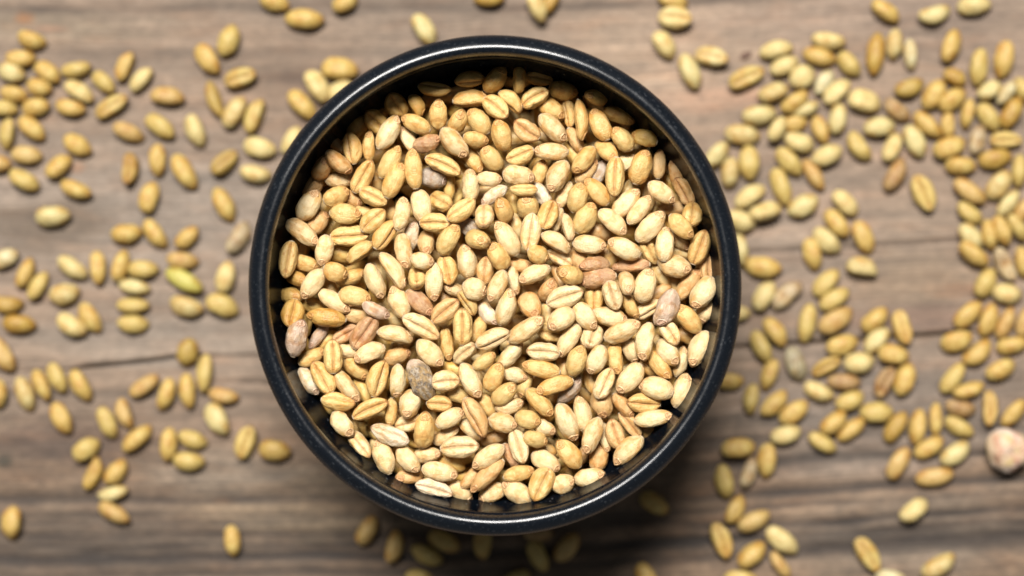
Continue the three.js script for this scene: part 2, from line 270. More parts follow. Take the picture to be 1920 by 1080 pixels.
const germMap = colourTexture(96, 96, (u, v) => {
  const x = u * 2 - 1, y = v * 2 - 1, rho = Math.hypot(x, y) + 0.28 * noise(x * 1.8 + 7, y * 1.8, 3), n = noise(x * 6 + 3, y * 9, 2) + 0.6 * noise(x * 14, y * 16, 6);
  let c = mix3([0.92, 0.82, 0.70], [0.42, 0.23, 0.13], clamp(0.45 + 1.3 * n));
  c = mix3(c, [1.0, 0.97, 0.92], 0.75 * gauss(rho - 0.76, 0.13) * clamp(0.5 + 1.2 * noise(x * 3, y * 3, 12)));
  c = mix3(c, [0.34, 0.17, 0.09], 0.6 * gauss(rho - 0.50, 0.11) * clamp(0.3 + 1.3 * n));
  return c;
});
const tones = { g: [0.80, 0.545, 0.185], p: [0.89, 0.675, 0.325], d: [0.64, 0.40, 0.10], t: [0.72, 0.47, 0.185], r: [0.72, 0.47, 0.22], m: [0.74, 0.575, 0.37], w: [0.86, 0.72, 0.46], y: [0.66, 0.56, 0.38], n: [0.66, 0.57, 0.15], k: [0.30, 0.22, 0.125] };  // d: dark gold, also shade painted into bowl grains below the top rim
const lotTint = { bowl: [0.735, 0.712, 0.785], table: [0.555, 0.575, 0.515] };      // the spilled grains are of a deeper yellow
const skinMats = new Map(), germMats = new Map();
function skin(tone, k, lot = 'bowl') {
  const id = tone + k + lot;
  if (!skinMats.has(id)) {
    const r = mulberry(k * 71 + tone.charCodeAt(0)), b = 0.92 + 0.16 * r(), t = tones[tone].map((x, i) => x * lotTint[lot][i]), w = 0.95 + 0.1 * r();
    skinMats.set(id, new THREE.MeshPhysicalMaterial({ name: 'wheat_skin', color: new THREE.Color().setRGB(clamp(t[0] * b, 0, 0.93), clamp(t[1] * b * w, 0, 0.9), clamp(t[2] * b * w * w, 0, 0.9)), map: 'rmy'.includes(tone) ? skins[4 + k % 2] : skins[k % 4], bumpMap: skinBump[k % 2], bumpScale: 0.00022, roughness: 0.44 + 0.1 * r() }));
  }
  return skinMats.get(id);
}
function germMat(tone) {
  if (!germMats.has(tone)) { const t = tones[tone]; germMats.set(tone, new THREE.MeshStandardMaterial({ name: 'germ_skin', color: new THREE.Color().setRGB(t[0] * 0.80, t[1] * 0.80, t[2] * 1.0), map: germMap, roughness: 0.6 })); }
  return germMats.get(tone);
}
// mouldy grain: grey brown blotches
const mouldMat = new THREE.MeshStandardMaterial({ name: 'mouldy_skin', roughness: 0.7, bumpMap: skinBump[0], bumpScale: 0.0003, map: colourTexture(256, 192, (u, v) => {
  const n = noise(u * 7, v * 6, 3) + 0.6 * noise(u * 16, v * 14, 8), m = noise(u * 5, v * 5, 44) + 0.5 * noise(u * 20, v * 18, 50);
  let c = mix3([0.30, 0.19, 0.075], [0.10, 0.075, 0.055], clamp(0.5 + n));
  c = mix3(c, [0.35, 0.29, 0.215], clamp(m * 1.5 + 0.05));
  return mix3(c, [0.55, 0.40, 0.28], 0.8 * (1 - smooth(0.05, 0.22, u)));
}) });

// ---------------------------------------------------------------- wheat grains: layout
// one grain a line: x, y of its middle, heading of its germ end, length, width (layout units), face, tone, layer, tilt
const BOWL = `
744 196 235 52 42 c d
781 198 60 46 32 s+ d
706 227 225 55 40 c d
670 240 130 54 34 b d u
661 277 262 63 36 l- g
692 275 270 60 26 b g
728 248 300 75 36 b p
779 232 205 62 34 b g
632 270 40 40 26 b t u
636 304 40 64 36 b t
731 303 300 72 33 b g
764 262 240 62 25 b p h
776 316 265 78 35 b g
800 267 340 48 30 b r h
815 167 8 64 28 l- d
880 148 175 60 30 l- d
928 149 310 58 36 g d t15
973 150 90 54 28 s+ d
1011 148 10 50 28 c d u
883 187 355 70 37 s+ g
930 203 40 52 40 c g t20
958 190 40 58 33 s+ g
1004 185 330 58 40 c g
822 216 272 66 36 g g t22
857 228 300 46 33 g g t45
897 228 230 60 40 b g
941 253 255 62 38 b g
893 260 12 50 33 g g
852 268 48 72 40 b p
922 296 232 62 37 g g t32
988 243 215 58 44 c t
975 290 158 57 34 c g
1033 284 182 66 34 b p
1035 205 35 58 38 b g u
1037 240 45 70 39 b p
1057 169 12 54 38 b d u
1118 182 190 44 30 g d t48
1089 225 85 80 30 s+ g
1067 214 80 52 28 l+ g u
1125 233 245 68 36 b g
1161 217 22 65 32 b d u
1167 260 230 56 36 b g
1207 261 195 54 36 g d
1137 284 45 42 34 g g t42
1079 264 62 52 25 b t u
1095 300 128 64 36 b g
1236 307 275 60 24 b t u
1202 313 290 70 41 g g
1154 332 93 76 38 c g
1172 306 330 50 28 b p u
1241 361 36 62 36 g p
1265 325 260 55 30 b t u
1283 358 240 64 34 l- t
1297 404 100 38 37 c g t55
1278 424 45 62 34 b g
1263 390 0 44 30 b r U
1174 381 312 72 34 b p
1199 393 308 70 33 b p
1219 424 312 76 38 b p
1149 417 42 68 36 b p
1118 359 230 66 34 b g
1178 358 300 50 28 b p U
602 315 300 38 33 g t t52
578 384 302 68 40 b p
588 350 300 60 34 l- t u
631 367 335 54 37 g g
636 337 0 50 32 b p u
681 330 300 72 34 c g
739 338 293 74 38 b g
700 370 28 58 36 c g
704 341 40 50 30 b t U
648 400 4 62 38 b g
680 398 0 50 30 b g u
700 414 318 60 37 c g
656 441 355 74 40 c g
596 417 310 56 35 b t u
567 436 37 74 36 b p
722 439 305 70 36 l+ g
655 371 30 48 30 b t u
730 393 60 48 30 b t U
831 311 25 74 38 c g
812 335 15 48 36 b y u
842 350 90 54 24 b g U
881 348 270 66 38 b p
887 301 55 58 28 b g u
918 335 3 50 30 b p
926 367 145 60 27 b w
943 395 250 50 34 g g t42
907 408 90 42 36 c p t52
866 395 325 66 36 l- g
829 378 30 42 36 c g t48
790 388 80 72 37 g p t12
751 400 280 66 34 b p
816 418 0 46 35 c g t25
841 449 300 72 38 g g t10
896 448 20 44 38 g g t60
879 428 40 44 32 b y u
949 447 238 76 39 b p
773 443 280 58 28 b w u
758 470 80 70 34 b p
800 455 90 44 32 g t u t40
961 380 80 50 26 b g U
973 330 10 66 39 g p t8
1011 325 290 56 30 b g u
1046 331 118 68 40 b p
981 356 180 54 24 l+ g
990 386 260 42 40 g g t55
1027 402 290 58 39 c g
1016 367 60 50 28 b w u
993 436 98 74 39 c p
1043 454 30 64 36 s+ p
1106 459 5 66 34 b p
1082 370 285 62 36 g g t10
1058 367 115 58 28 b p u
1097 408 300 67 41 b g
1065 426 75 54 25 s+ p
1044 417 110 50 24 b p u
1123 435 20 48 32 b r U
1123 323 300 48 30 b y u
1100 320 310 60 30 b t u
968 425 70 44 28 b p U
1074 290 60 50 26 b g U
1110 408 60 50 28 b g U
541 487 100 72 36 c g
575 493 20 48 30 b g u
607 470 100 66 35 g p t18
640 476 0 44 36 b g U
674 472 145 60 36 s- g
630 509 20 50 37 g g
658 519 340 60 32 b g u
704 528 68 72 34 b p
737 507 55 82 35 s+ p
586 533 125 68 38 g p
556 522 20 38 28 g d u t45
545 555 10 36 33 b d u t60
548 589 100 44 42 c d t40
627 565 33 72 34 b p
666 556 10 66 35 g g t5
611 596 188 78 34 b d
667 591 190 42 33 b t u
706 581 25 58 30 b m
747 567 248 68 38 b p
558 634 285 74 40 b m
597 630 125 60 23 b m u
684 622 305 76 40 c r
647 626 150 50 27 c r u
741 628 12 70 37 s+ p
580 570 20 46 30 b g U
617 538 60 44 28 b t U
733 600 10 50 28 b p U
792 487 10 46 36 g p
780 524 80 38 34 c g t52
815 530 92 74 34 b p
838 506 75 60 37 c g h
875 490 262 66 38 b p
911 507 275 50 33 c t h
935 480 240 64 38 g g t15
932 537 115 66 34 b p
891 541 20 50 42 b p
855 544 200 34 27 g p u t50
877 567 55 52 29 l+ g h
787 568 42 68 34 g r
836 583 320 66 37 c t
867 612 270 72 38 c g
898 617 290 58 28 b g u
790 613 30 80 37 c p
924 634 335 70 36 l+ p
916 587 50 58 28 b w u
949 576 285 74 38 b p
838 556 300 44 26 b r U
839 645 82 66 28 b g u
825 640 80 60 24 b g U
807 662 45 68 38 b p
905 478 0 46 30 b r U
1010 477 25 46 33 g g
974 496 10 50 30 b t u
1002 515 155 70 38 g p t8
965 526 80 44 26 b p u
1049 486 30 44 30 c p u
1085 484 70 44 34 g t u t35
1115 497 175 60 27 b r h
1119 523 170 76 36 g r
1070 515 200 44 38 g g t52
1047 519 70 50 22 b r U
1060 557 340 74 40 c p
1026 544 300 44 33 g t u t45
993 544 0 48 32 b t U
994 573 60 46 40 g t t42
1098 592 52 64 37 b p
1112 559 90 50 36 c g u
1149 554 72 58 36 c p
1053 600 145 52 41 g p t28
986 618 325 82 37 b p
1031 622 190 46 36 c g u
1066 640 122 74 36 b p
1108 633 110 44 41 c p t42
1145 593 15 70 40 b p h
1167 620 335 76 37 g p
1028 590 80 46 28 b p U
1170 465 205 68 39 b p
1182 499 175 76 27 b r u
1174 531 80 40 33 b p t50
1210 535 285 72 40 g p t8
1247 457 275 70 34 b p
1265 498 15 70 41 g p t8
1273 449 45 52 28 b p u
1276 473 10 50 28 b p U
1311 463 290 70 40 c g
1218 471 60 48 32 c g u
1327 503 90 44 32 c t u
1318 549 125 70 43 g p
1291 533 305 74 32 b t u
1239 516 60 48 28 b p U
1262 529 80 46 28 b t U
1248 577 115 76 41 b m
1217 579 330 62 30 l+ p u
1290 597 228 68 37 b g
1326 583 115 54 30 g p u
1183 574 60 52 28 b g u
1235 549 330 48 24 b r U
1139 482 60 50 30 b t U
584 669 330 52 30 b g u
624 668 268 66 37 c g
611 640 320 46 28 b g U
605 707 240 70 38 c g
580 715 55 62 33 b w u
651 723 52 78 36 g p
668 692 40 58 34 b g u
693 664 155 64 38 g p
709 709 285 74 40 l+ g
745 668 340 56 34 b t u
745 715 95 66 34 b p
634 755 10 66 34 l- g
695 768 335 74 37 c g
644 794 50 58 40 g p t15
654 659 0 44 28 b p u
730 817 200 78 38 l+ w
733 774 95 58 24 b g u
680 733 60 54 26 b g U
770 757 110 52 40 g p t20
767 792 165 54 33 c p u
788 713 65 86 45 b k
836 716 355 54 42 c p
883 714 62 74 38 g p
926 707 295 64 36 g g t10
908 676 325 52 32 b g
874 662 320 46 34 c p t35
957 663 310 68 36 b p h
964 702 15 48 28 g p u
945 738 320 54 36 g g t30
955 760 345 56 30 g p
824 757 5 50 36 c g
844 784 330 60 34 b p
893 782 60 84 38 l+ t
914 761 60 44 27 b g u
943 792 12 58 36 g p
859 738 20 48 32 b g u
796 806 275 78 40 g g t15
837 816 325 52 26 b p u
885 806 40 52 30 b p u
817 690 30 48 28 b g U
852 692 10 46 28 b g U
1018 660 185 64 36 c p
1014 691 192 76 34 b g
1080 676 290 64 36 b g
1118 675 115 60 38 g p
1156 671 85 66 34 b g h
1040 725 162 76 36 b g
1012 755 45 72 34 b g
1068 731 310 66 27 b y u
1133 718 295 64 35 c p
1063 793 65 80 39 b p
1091 776 260 70 36 b p h
1129 756 80 60 42 b t u
990 786 15 52 34 g g
1021 801 25 48 34 g p
984 722 110 50 30 b g u
1107 711 80 46 26 b t U
1180 710 130 70 38 g p
1111 817 110 74 36 b p
1055 688 80 44 24 b t U
1212 641 100 74 39 b p
1255 625 55 56 38 c p
1254 660 55 56 38 g p t12
1238 684 55 66 32 b g h
1276 678 285 60 26 b p u
1311 654 115 74 38 b p
1278 732 290 70 40 b p
1229 729 195 70 44 g p
1206 755 185 66 36 c g h
1225 784 350 74 34 g p
1169 760 50 60 28 b t u
1184 657 70 46 28 g p u
1181 797 50 62 33 c t u
1289 632 20 46 28 b t U
1220 692 30 50 28 b t U
674 833 50 66 32 c p h
718 856 250 72 38 b p
765 862 50 62 34 b p
769 894 175 44 31 g t u t30
814 918 17 74 30 c w
825 885 12 70 36 g p
801 854 350 52 30 g p u
750 878 30 46 28 b g U
863 839 355 76 40 c p
915 857 145 74 34 b p
913 893 135 88 33 g t
972 838 72 68 36 c p
1004 824 15 50 32 g g
973 888 345 62 31 b g
968 923 215 66 38 g p
923 926 155 60 36 g p u
863 921 42 64 34 b p u
1015 908 115 70 43 c g
1024 866 30 62 36 b p h
1066 852 230 68 38 g g
1105 894 345 62 36 b p
1055 907 340 48 36 g p
1178 846 135 76 38 b p
1155 814 250 62 36 c t h
1122 858 280 52 34 b t u
1135 821 80 54 24 b p u
1018 843 10 50 28 b t U
959 856 60 48 28 b r u
847 869 20 48 30 b g U
928 821 340 46 28 b r U
883 894 310 50 26 b t u
1096 850 300 44 24 b r U
1213 810 30 46 30 b t U
`;
const TABLE = `
60 74 20 57 34 b g
39 107 0 57 35 b g
22 136 20 54 34 b p
89 136 35 56 35 b g
142 129 350 60 34 b g
73 163 15 50 32 b g
26 175 8 56 34 b g
67 201 350 54 34 b g
148 171 30 64 34 b p
132 201 12 60 33 b g
6 203 0 56 32 b g
60 240 40 62 36 b g
14 252 100 64 30 b g
194 154 42 54 30 b g
234 124 292 60 32 s+ g
265 149 312 58 30 b p
210 199 328 72 36 c g
314 181 5 66 36 b t
242 247 22 64 31 b t
300 237 35 66 34 b g
145 271 30 60 35 b g
428 76 292 66 37 b g
389 111 55 67 36 b g
451 146 342 64 38 c g
402 187 72 74 30 s- d
440 210 300 68 36 b p
477 217 290 70 36 s+ g
367 245 70 66 35 b p
570 36 3 76 38 b g
515 3 20 60 34 b g
648 5 330 54 34 b g
637 129 5 72 40 b g
595 161 58 70 37 b p
567 196 45 72 38 b g
635 170 330 60 36 b p
545 262 300 60 34 b p
487 277 12 66 36 b p
421 305 320 62 36 c d
480 325 12 62 38 b p
346 322 58 76 38 b g
296 301 90 64 34 b g
280 369 285 62 36 b g
241 317 95 62 36 c d
110 311 318 60 36 b g
142 354 22 64 37 b g
50 291 5 60 34 b t
46 336 28 64 38 b g
-6 306 5 56 34 b t
99 406 355 68 40 b p
237 438 355 60 38 b g
292 439 55 66 35 b g
6 483 340 60 31 b w
47 511 295 62 31 b g
71 535 300 62 31 b g
136 502 35 66 35 b p
183 502 85 66 29 b g
225 497 285 64 32 b g
268 505 0 60 34 b g
252 537 10 62 29 b p
249 572 0 64 29 b g
250 607 4 62 32 b g
120 551 350 60 39 b p
169 596 60 66 34 b g
134 609 32 64 37 b p
14 568 5 60 34 b d
36 608 5 64 36 b d
8 665 60 70 40 b t
47 739 70 70 35 b p
77 722 65 64 29 b g
108 708 65 62 31 b g
152 723 62 68 33 b g
-4 738 90 56 34 b g
270 723 325 66 31 b t
116 783 62 66 35 b g
201 793 68 66 33 b g
235 775 72 60 31 b t
257 822 318 70 33 b g
162 842 325 58 37 b g
175 888 295 66 33 s- d
217 885 312 58 33 b g
211 923 345 60 29 b p
213 962 28 68 33 b t
23 981 97 66 38 b g
343 487 5 62 32 b t
350 445 320 56 30 b g
421 383 62 72 35 b g
446 444 302 70 32 b m
422 519 285 64 38 b p
345 526 28 80 36 b n
349 573 15 68 39 b p
417 573 22 66 40 b g
352 662 105 58 38 b d
384 700 95 74 29 b g
311 740 108 66 33 b g
351 733 85 68 33 b g
419 741 10 60 30 b t
407 786 60 68 38 b p
316 834 95 66 34 b g
362 824 22 60 31 b g
354 864 5 62 38 b g
462 829 290 68 38 c g
515 845 8 62 40 b g
435 1014 85 60 31 b g
689 995 300 64 35 b t
738 1024 285 66 33 b t
801 1041 28 66 32 b g
833 1016 25 66 36 b g
906 1018 95 64 35 b g
787 1084 10 56 34 b g
1009 1044 65 66 35 b g
1063 1026 310 66 37 b t
968 1086 330 58 34 b g
1010 1000 0 58 32 b r
1227 945 35 62 35 b g
1214 1083 60 64 34 b g
1360 903 78 68 36 b g
1404 885 290 62 27 b m
1439 864 95 68 35 b g
1378 954 298 60 31 b g
1414 975 335 68 35 b t
1351 1014 70 72 39 c g
1411 1040 320 66 37 b g
1468 1013 38 76 37 b p
1465 1060 55 64 27 b t
1390 1085 5 66 35 b g
1713 954 325 64 39 b p
1626 1040 58 74 38 c g
1760 1060 328 74 40 b p
1670 1083 10 60 34 b w
1753 894 350 74 35 b t
1685 868 300 70 33 b t
1791 849 325 66 37 b p
1742 839 328 64 33 b g
1722 801 98 70 35 b g
1756 786 92 64 28 b g
1799 800 30 62 31 b g
1802 764 12 62 29 b r
1680 800 302 68 33 b d
1644 772 358 66 38 b g
1854 766 92 68 34 c g
1900 773 310 66 33 b g
1817 730 345 64 33 b g
1786 708 305 70 33 b g
1876 691 335 64 38 b g
1832 659 320 66 37 b g
1898 648 350 62 33 b g
1794 639 342 64 37 b g
1816 589 318 68 35 b g
1852 599 288 68 34 b g
1885 605 295 66 31 b t
1922 604 285 60 31 b t
1848 529 300 62 37 b g
1890 552 10 60 38 b p
1885 495 62 70 33 c m
1918 492 80 62 31 b g
1827 477 38 70 35 b g
1822 443 42 62 36 b p
1855 440 80 60 30 b g
1880 432 65 62 31 b g
1909 427 55 62 28 b g
1820 399 38 60 34 b g
1819 359 35 74 35 b t
1871 346 305 66 38 b p
1891 380 310 62 30 b p
1918 395 300 58 30 b t
1911 320 95 64 30 b g
1801 311 5 60 36 b g
1867 296 350 68 36 b d
1886 263 0 62 31 c g
1834 262 285 60 31 b m
1781 276 340 66 37 b g
1731 362 65 74 40 c g
1679 327 300 70 37 b r
1673 275 295 62 33 b p
1715 266 65 68 38 b p
1613 274 55 66 37 b g
1650 238 352 64 39 b p
1740 234 45 68 35 b g
1779 236 90 50 30 b g u
1622 190 15 68 41 b p
1684 206 38 62 27 b r
1706 163 340 62 35 b d
1751 176 302 66 37 b g
1786 187 325 60 37 b g
1791 146 25 50 31 b d
1815 214 100 60 27 b g
1853 220 55 62 35 b g
1897 211 298 66 35 b d
1889 174 310 56 25 b w
1855 167 330 54 36 b p
1919 168 60 52 34 b g
1837 127 95 74 38 b g
1883 113 98 76 36 b g
1782 84 290 70 36 b g
1642 101 98 84 33 b d
1678 84 95 62 31 b p
1708 102 85 60 25 b w
1662 20 35 64 35 b g
1753 24 345 66 36 b p
1827 11 355 66 36 b p
1266 34 5 66 42 c p
1262 -2 15 62 35 b g
1246 85 55 62 35 b p
1294 134 68 74 38 b p
1335 107 12 66 40 c p
1400 146 335 74 38 c g
1455 93 345 66 35 b p
1472 123 335 62 35 b p
1554 75 8 66 37 b p
1537 107 15 66 34 b g
1593 120 50 58 35 b g
1504 142 325 56 42 b p
1546 155 305 56 29 b w
1450 171 340 62 38 b p
1490 190 325 62 33 b g
1511 204 340 56 29 b p
1570 171 318 66 33 b p
1425 215 355 70 38 b p
1457 240 300 54 29 b p
1491 230 350 52 30 b g
1570 222 280 62 35 b p
1539 243 70 58 31 b g
1393 251 5 70 38 b p
1500 265 18 62 40 b p
1551 290 335 64 35 b p
1481 303 48 68 34 b g
1525 327 60 68 29 b t
1406 305 85 68 38 b g
1343 289 310 62 36 b p
1369 325 95 62 36 b p
1464 350 72 76 35 b g
1406 367 325 68 37 b p
1435 394 345 66 37 b p
1506 385 332 66 38 b p
1391 414 25 62 40 b p
1388 468 80 62 34 b p
1430 500 8 74 37 b g
1585 382 45 64 35 b p
1569 419 52 64 35 b g
1551 451 42 66 38 b p
1619 446 65 70 35 b g
1524 477 75 66 33 b g
1616 502 10 62 40 s+ p
1434 554 302 64 37 b p
1476 554 318 72 33 b m
1549 530 312 66 33 b g
1565 560 328 66 31 b g
1568 600 328 76 37 b t
1514 607 98 78 35 b g
1454 622 52 64 37 b g
1429 650 62 68 33 b g
1580 645 345 66 37 b g
1443 703 110 64 31 b g
1494 682 68 68 35 b y
1550 687 330 62 31 c d
1613 681 355 64 40 b p
1641 600 318 62 37 b g
1645 637 315 62 35 b p
1692 614 75 68 35 c g
1676 665 10 62 35 b g
1696 710 290 68 37 b g
1660 716 295 64 37 c r
1583 716 3 64 31 b r
1536 734 25 62 35 b p
1594 750 338 60 35 b g
1564 791 322 62 38 b g
1597 805 322 66 31 b g
1543 830 30 62 31 b g
1474 814 345 62 35 b p
1488 771 325 66 35 b g
1452 756 318 66 33 b g
1409 749 100 60 31 b g
1368 713 5 58 31 b g
1385 840 355 68 37 b g
1383 586 5 56 30 b p
917 -4 0 60 34 b d
1007 12 65 66 33 b p
1030 2 300 56 32 b d
795 56 58 68 38 b p
`;
const ROLL = { b: 0, g: 0, c: 180, 'l+': 138, 'l-': -138, 's+': 104, 's-': -104 };
function read(text, seed, nominal) {
  const r = mulberry(seed);
  return text.trim().split('\n').map((line, i) => {
    const [x, y, a, l, w, face, tone, ...rest] = line.trim().split(/\s+/);
    const o = { x: +x, y: +y, a: +a, l: +l, w: +w * 0.99, face, tone, layer: rest.includes('U') ? 2 : rest.includes('u') ? 1 : rest.includes('h') ? 0.5 : 0, tilt: 0, i };
    const t = rest.find((k) => /^t\d/.test(k));
    o.tilt = t ? +t.slice(1) : (o.layer ? 15 : 10) * (r() - 0.5) * 2;
    o.roll = ROLL[face] + (face === 'c' ? 9 : face === 'b' ? 24 : 8) * (r() - 0.5) * 2;
    const rad = THREE.MathUtils.degToRad(Math.abs(o.tilt));
    o.L = t ? clamp((o.l - o.w * 0.8 * Math.sin(rad)) / Math.max(0.35, Math.cos(rad)), nominal * 0.86, nominal * 1.12) : o.l;
    if (o.layer && !t) o.L = Math.max(o.L, nominal * 0.8);
    o.shape = Math.floor(r() * 12); if ('wymr'.includes(tone) && r() < 0.6) o.shape = 12 + Math.floor(r() * 2);
    o.skin = Math.floor(r() * 4); o.hk = 0.86 + 0.1 * r();
    return o;
  });
}
// let the grains settle: each is a row of balls along its axis; where two grains meet the upper one is lifted and leans
function settle(list, floor, target, spring) {
  for (const g of list) {
    g.h = target(g); g.lean = 0; g.half = g.L * unit(g.h) / 2; g.rad = g.w * unit(g.h) / 2 * 0.9;
  }
  const T = [-0.78, -0.4, 0, 0.4, 0.78], K = [0.62, 0.92, 1, 0.9, 0.55];
  const balls = (g) => { const u = unit(g.h), a = THREE.MathUtils.degToRad(g.a), t = THREE.MathUtils.degToRad(g.tilt) + g.lean, c = Math.cos(t), s = Math.sin(t); return T.map((k, i) => [(g.x - 960) * u + Math.cos(a) * c * k * g.half, g.h + s * k * g.half, (g.y - 540) * u + Math.sin(a) * c * k * g.half, g.rad * K[i], k]); };
  const near = [];
  for (let i = 0; i < list.length; i++) for (let j = i + 1; j < list.length; j++) if (Math.hypot(list[i].x - list[j].x, list[i].y - list[j].y) < 84) near.push([list[i], list[j]]);
  for (let it = 0; it < 70; it++) {
    for (const g of list) g.b = balls(g);
    const push = new Map(list.map((g) => [g, [0, 0, 0]]));
    for (const [p, q] of near) for (const a of p.b) for (const b of q.b) {
      const dx = a[0] - b[0], dz = a[2] - b[2], hd = dx * dx + dz * dz, R = (a[3] + b[3]) * 0.93;
      if (hd >= R * R) continue;
      const need = Math.sqrt(R * R - hd), order = (q.layer - p.layer) || (p.h - q.h) || (q.i - p.i), up = order > 0 ? 1 : -1, gap = (a[1] - b[1]) * up;
      if (gap >= need) continue;
      const d = (need - gap) * 0.24, pa = push.get(p), pb = push.get(q);
      pa[0] += d * up; pa[1] += d * up * a[4]; pa[2]++; pb[0] -= d * up; pb[1] -= d * up * b[4]; pb[2]++;
    }
    for (const g of list) {
      const [d, m, n] = push.get(g);
      if (n) { g.h += d / Math.sqrt(n); g.lean = clamp(g.lean + m / Math.sqrt(n) / g.half * 0.6, -0.38, 0.38); }
      g.h += (target(g) - g.h) * spring; g.lean *= 1 - spring * 0.8;
      if (floor) { let low = 1; for (const b of balls(g)) low = Math.min(low, b[1] - b[3] * 0.93); if (low < floor) g.h += (floor - low); }
      g.half = g.L * unit(g.h) / 2; g.rad = g.w * unit(g.h) / 2 * 0.9;
    }
  }
}
function pose(g) {
  const a = THREE.MathUtils.degToRad(g.a), t = THREE.MathUtils.degToRad(g.tilt) + g.lean, ph = -THREE.MathUtils.degToRad(g.roll), u = unit(g.h);
  const d = new THREE.Vector3(Math.cos(a), 0, Math.sin(a)), p = new THREE.Vector3(-Math.sin(a), 0, Math.cos(a)), up = new THREE.Vector3(0, 1, 0);
  const X = d.clone().multiplyScalar(Math.cos(t)).addScaledVector(up, Math.sin(t)), U = d.clone().multiplyScalar(-Math.sin(t)).addScaledVector(up, Math.cos(t));
  const Y = U.clone().multiplyScalar(Math.cos(ph)).addScaledVector(p, Math.sin(ph)), Z = X.clone().cross(Y);
  const m = new THREE.Matrix4().makeBasis(X, Y, Z);
  return { position: new THREE.Vector3((g.x - 960) * u, g.h, (g.y - 540) * u), quaternion: new THREE.Quaternion().setFromRotationMatrix(m), scale: new THREE.Vector3(g.L * u, g.w * u * g.hk, g.w * u) };
}
const place = (o, g) => { const q = pose(g); o.position.copy(q.position); o.quaternion.copy(q.quaternion); o.scale.copy(q.scale); return o; };

// ---- words for one grain
const TONE = { g: 'golden', p: 'pale cream', d: 'dark golden', t: 'tan', r: 'reddish', m: 'mauve grey', w: 'whitish', y: 'greyish', n: 'greenish', k: 'mouldy dark' };
const way = (a) => ['level', 'slanting down rightward', 'upright', 'slanting up rightward'][Math.round((((a % 180) + 180) % 180) / 45) % 4];
const HOURS = ['twelve', 'one', 'two', 'three', 'four', 'five', 'six', 'seven', 'eight', 'nine', 'ten', 'eleven'];
function clock(x, y) { const k = Math.round((((Math.atan2(x - 932, 532 - y) * 180 / Math.PI) + 360) % 360) / 15) % 24; return k % 2 ? 'half past ' + HOURS[(k - 1) / 2] : HOURS[k / 2] + " o'clock"; }
function bowlWords(g) {
  const r = Math.hypot(g.x - 932, g.y - 532), ring = r > 335 ? 'by the rim' : r > 225 ? 'outer bowl' : r > 105 ? 'inner bowl' : 'bowl centre';
  return [(g.layer >= 1 ? 'sunken ' : '') + TONE[g.tone] + ' grain', g.face === 'c' ? 'crease up' : g.face === 'g' ? 'germ showing' : g.face === 'b' ? '' : 'on its side', way(g.a), ring + ' at ' + clock(g.x, g.y)];
}
function tableWords(g) {
  const col = g.x < 175 ? 'far left' : g.x < 330 ? 'left' : g.x < 640 ? 'near left' : g.x < 1300 ? 'centre' : g.x < 1460 ? 'near right' : g.x < 1600 ? 'right' : g.x < 1760 ? 'outer right' : 'far right';
  const row = ['topmost', 'upper', 'upper middle', 'middle', 'lower middle', 'lower', 'bottom'][clamp(Math.floor((g.y + 20) / 158), 0, 6)];
  return [TONE[g.tone] + ' grain', g.face === 'c' ? 'crease up' : g.face[0] === 's' ? 'on its side' : '', way(g.a), "on the table's " + row + ' ' + col];
}
function nameAll(list, say) {
  const by = new Map();
  for (const g of list) { g.words = say(g).filter(Boolean); const k = g.words.join(', '); if (!by.has(k)) by.set(k, []); by.get(k).push(g); }
  for (const [k, v] of by) {
    if (v.length === 1) { v[0].label = k; continue; }
    const dx = Math.max(...v.map((g) => g.x)) - Math.min(...v.map((g) => g.x)), dy = Math.max(...v.map((g) => g.y)) - Math.min(...v.map((g) => g.y)), h = dx > dy;
    v.sort((p, q) => h ? p.x - q.x : p.y - q.y);
    const ends = h ? ['leftmost', 'rightmost'] : ['uppermost', 'lowest'];
    v.forEach((g, i) => { g.label = (i === 0 ? ends[0] : i === v.length - 1 ? ends[1] : v.length === 3 ? 'middle' : ['second', 'third', 'fourth', 'fifth', 'sixth'][i - 1] + (h ? ' from left' : ' from top')) + ' ' + k; });
  }
}

const inBowl = read(BOWL, 11, 70), onTable = read(TABLE, 23, 65);
const level = (g) => { const r = Math.hypot(g.x - 932, g.y - 532) / 412; return 0.0352 + 0.0012 * (1 - r * r) - [0, 0.0009, 0.0024, 0.0042][g.layer === 0.5 ? 1 : g.layer === 0 ? 0 : g.layer + 1]; };
settle(inBowl, 0, level, 0.10);
settle(onTable, 0.00008, () => 0.0016, 0.06);
const singles = inBowl.filter((g) => g.layer < 2), deep = inBowl.filter((g) => g.layer === 2);
nameAll(singles, bowlWords);
nameAll(onTable, tableWords);

const protos = new Map();
function grain(g, fine, name) {
  const lot = fine ? 'bowl' : 'table';
  const key = [name, g.shape, fine && g.face !== 'c' && g.face[0] !== 'l'].join();
  if (!protos.has(key)) {
    const m = shade(new THREE.Mesh(fine ? shapes[g.shape].fine : shapes[g.shape].plain, skin('g', 0)));
    if (fine && g.face !== 'c' && g.face[0] !== 'l') { const e = shade(new THREE.Mesh(shapes[g.shape].germ, germMat('g'))); e.name = 'germ'; m.add(e); }
    if (fine) { const b = shade(new THREE.Mesh(shapes[g.shape].brush, brushMat)); b.name = 'brush'; m.add(b); }
    protos.set(key, m);
  }
  const m = protos.get(key).clone();
  m.name = numbered(name);
  m.material = skin(g.tone, g.skin, lot);
  for (const c of m.children) if (c.name === 'germ') c.material = germMat(g.tone);
  if (g.tone === 'k') { m.geometry = mouldyShape; m.material = mouldMat; m.remove(...m.children); }
  return place(m, g);
}
for (const g of singles) scene.add(tag(grain(g, true, 'wheat_grain'), g.label, 'wheat grain', 'wheat grains filling the bowl'));
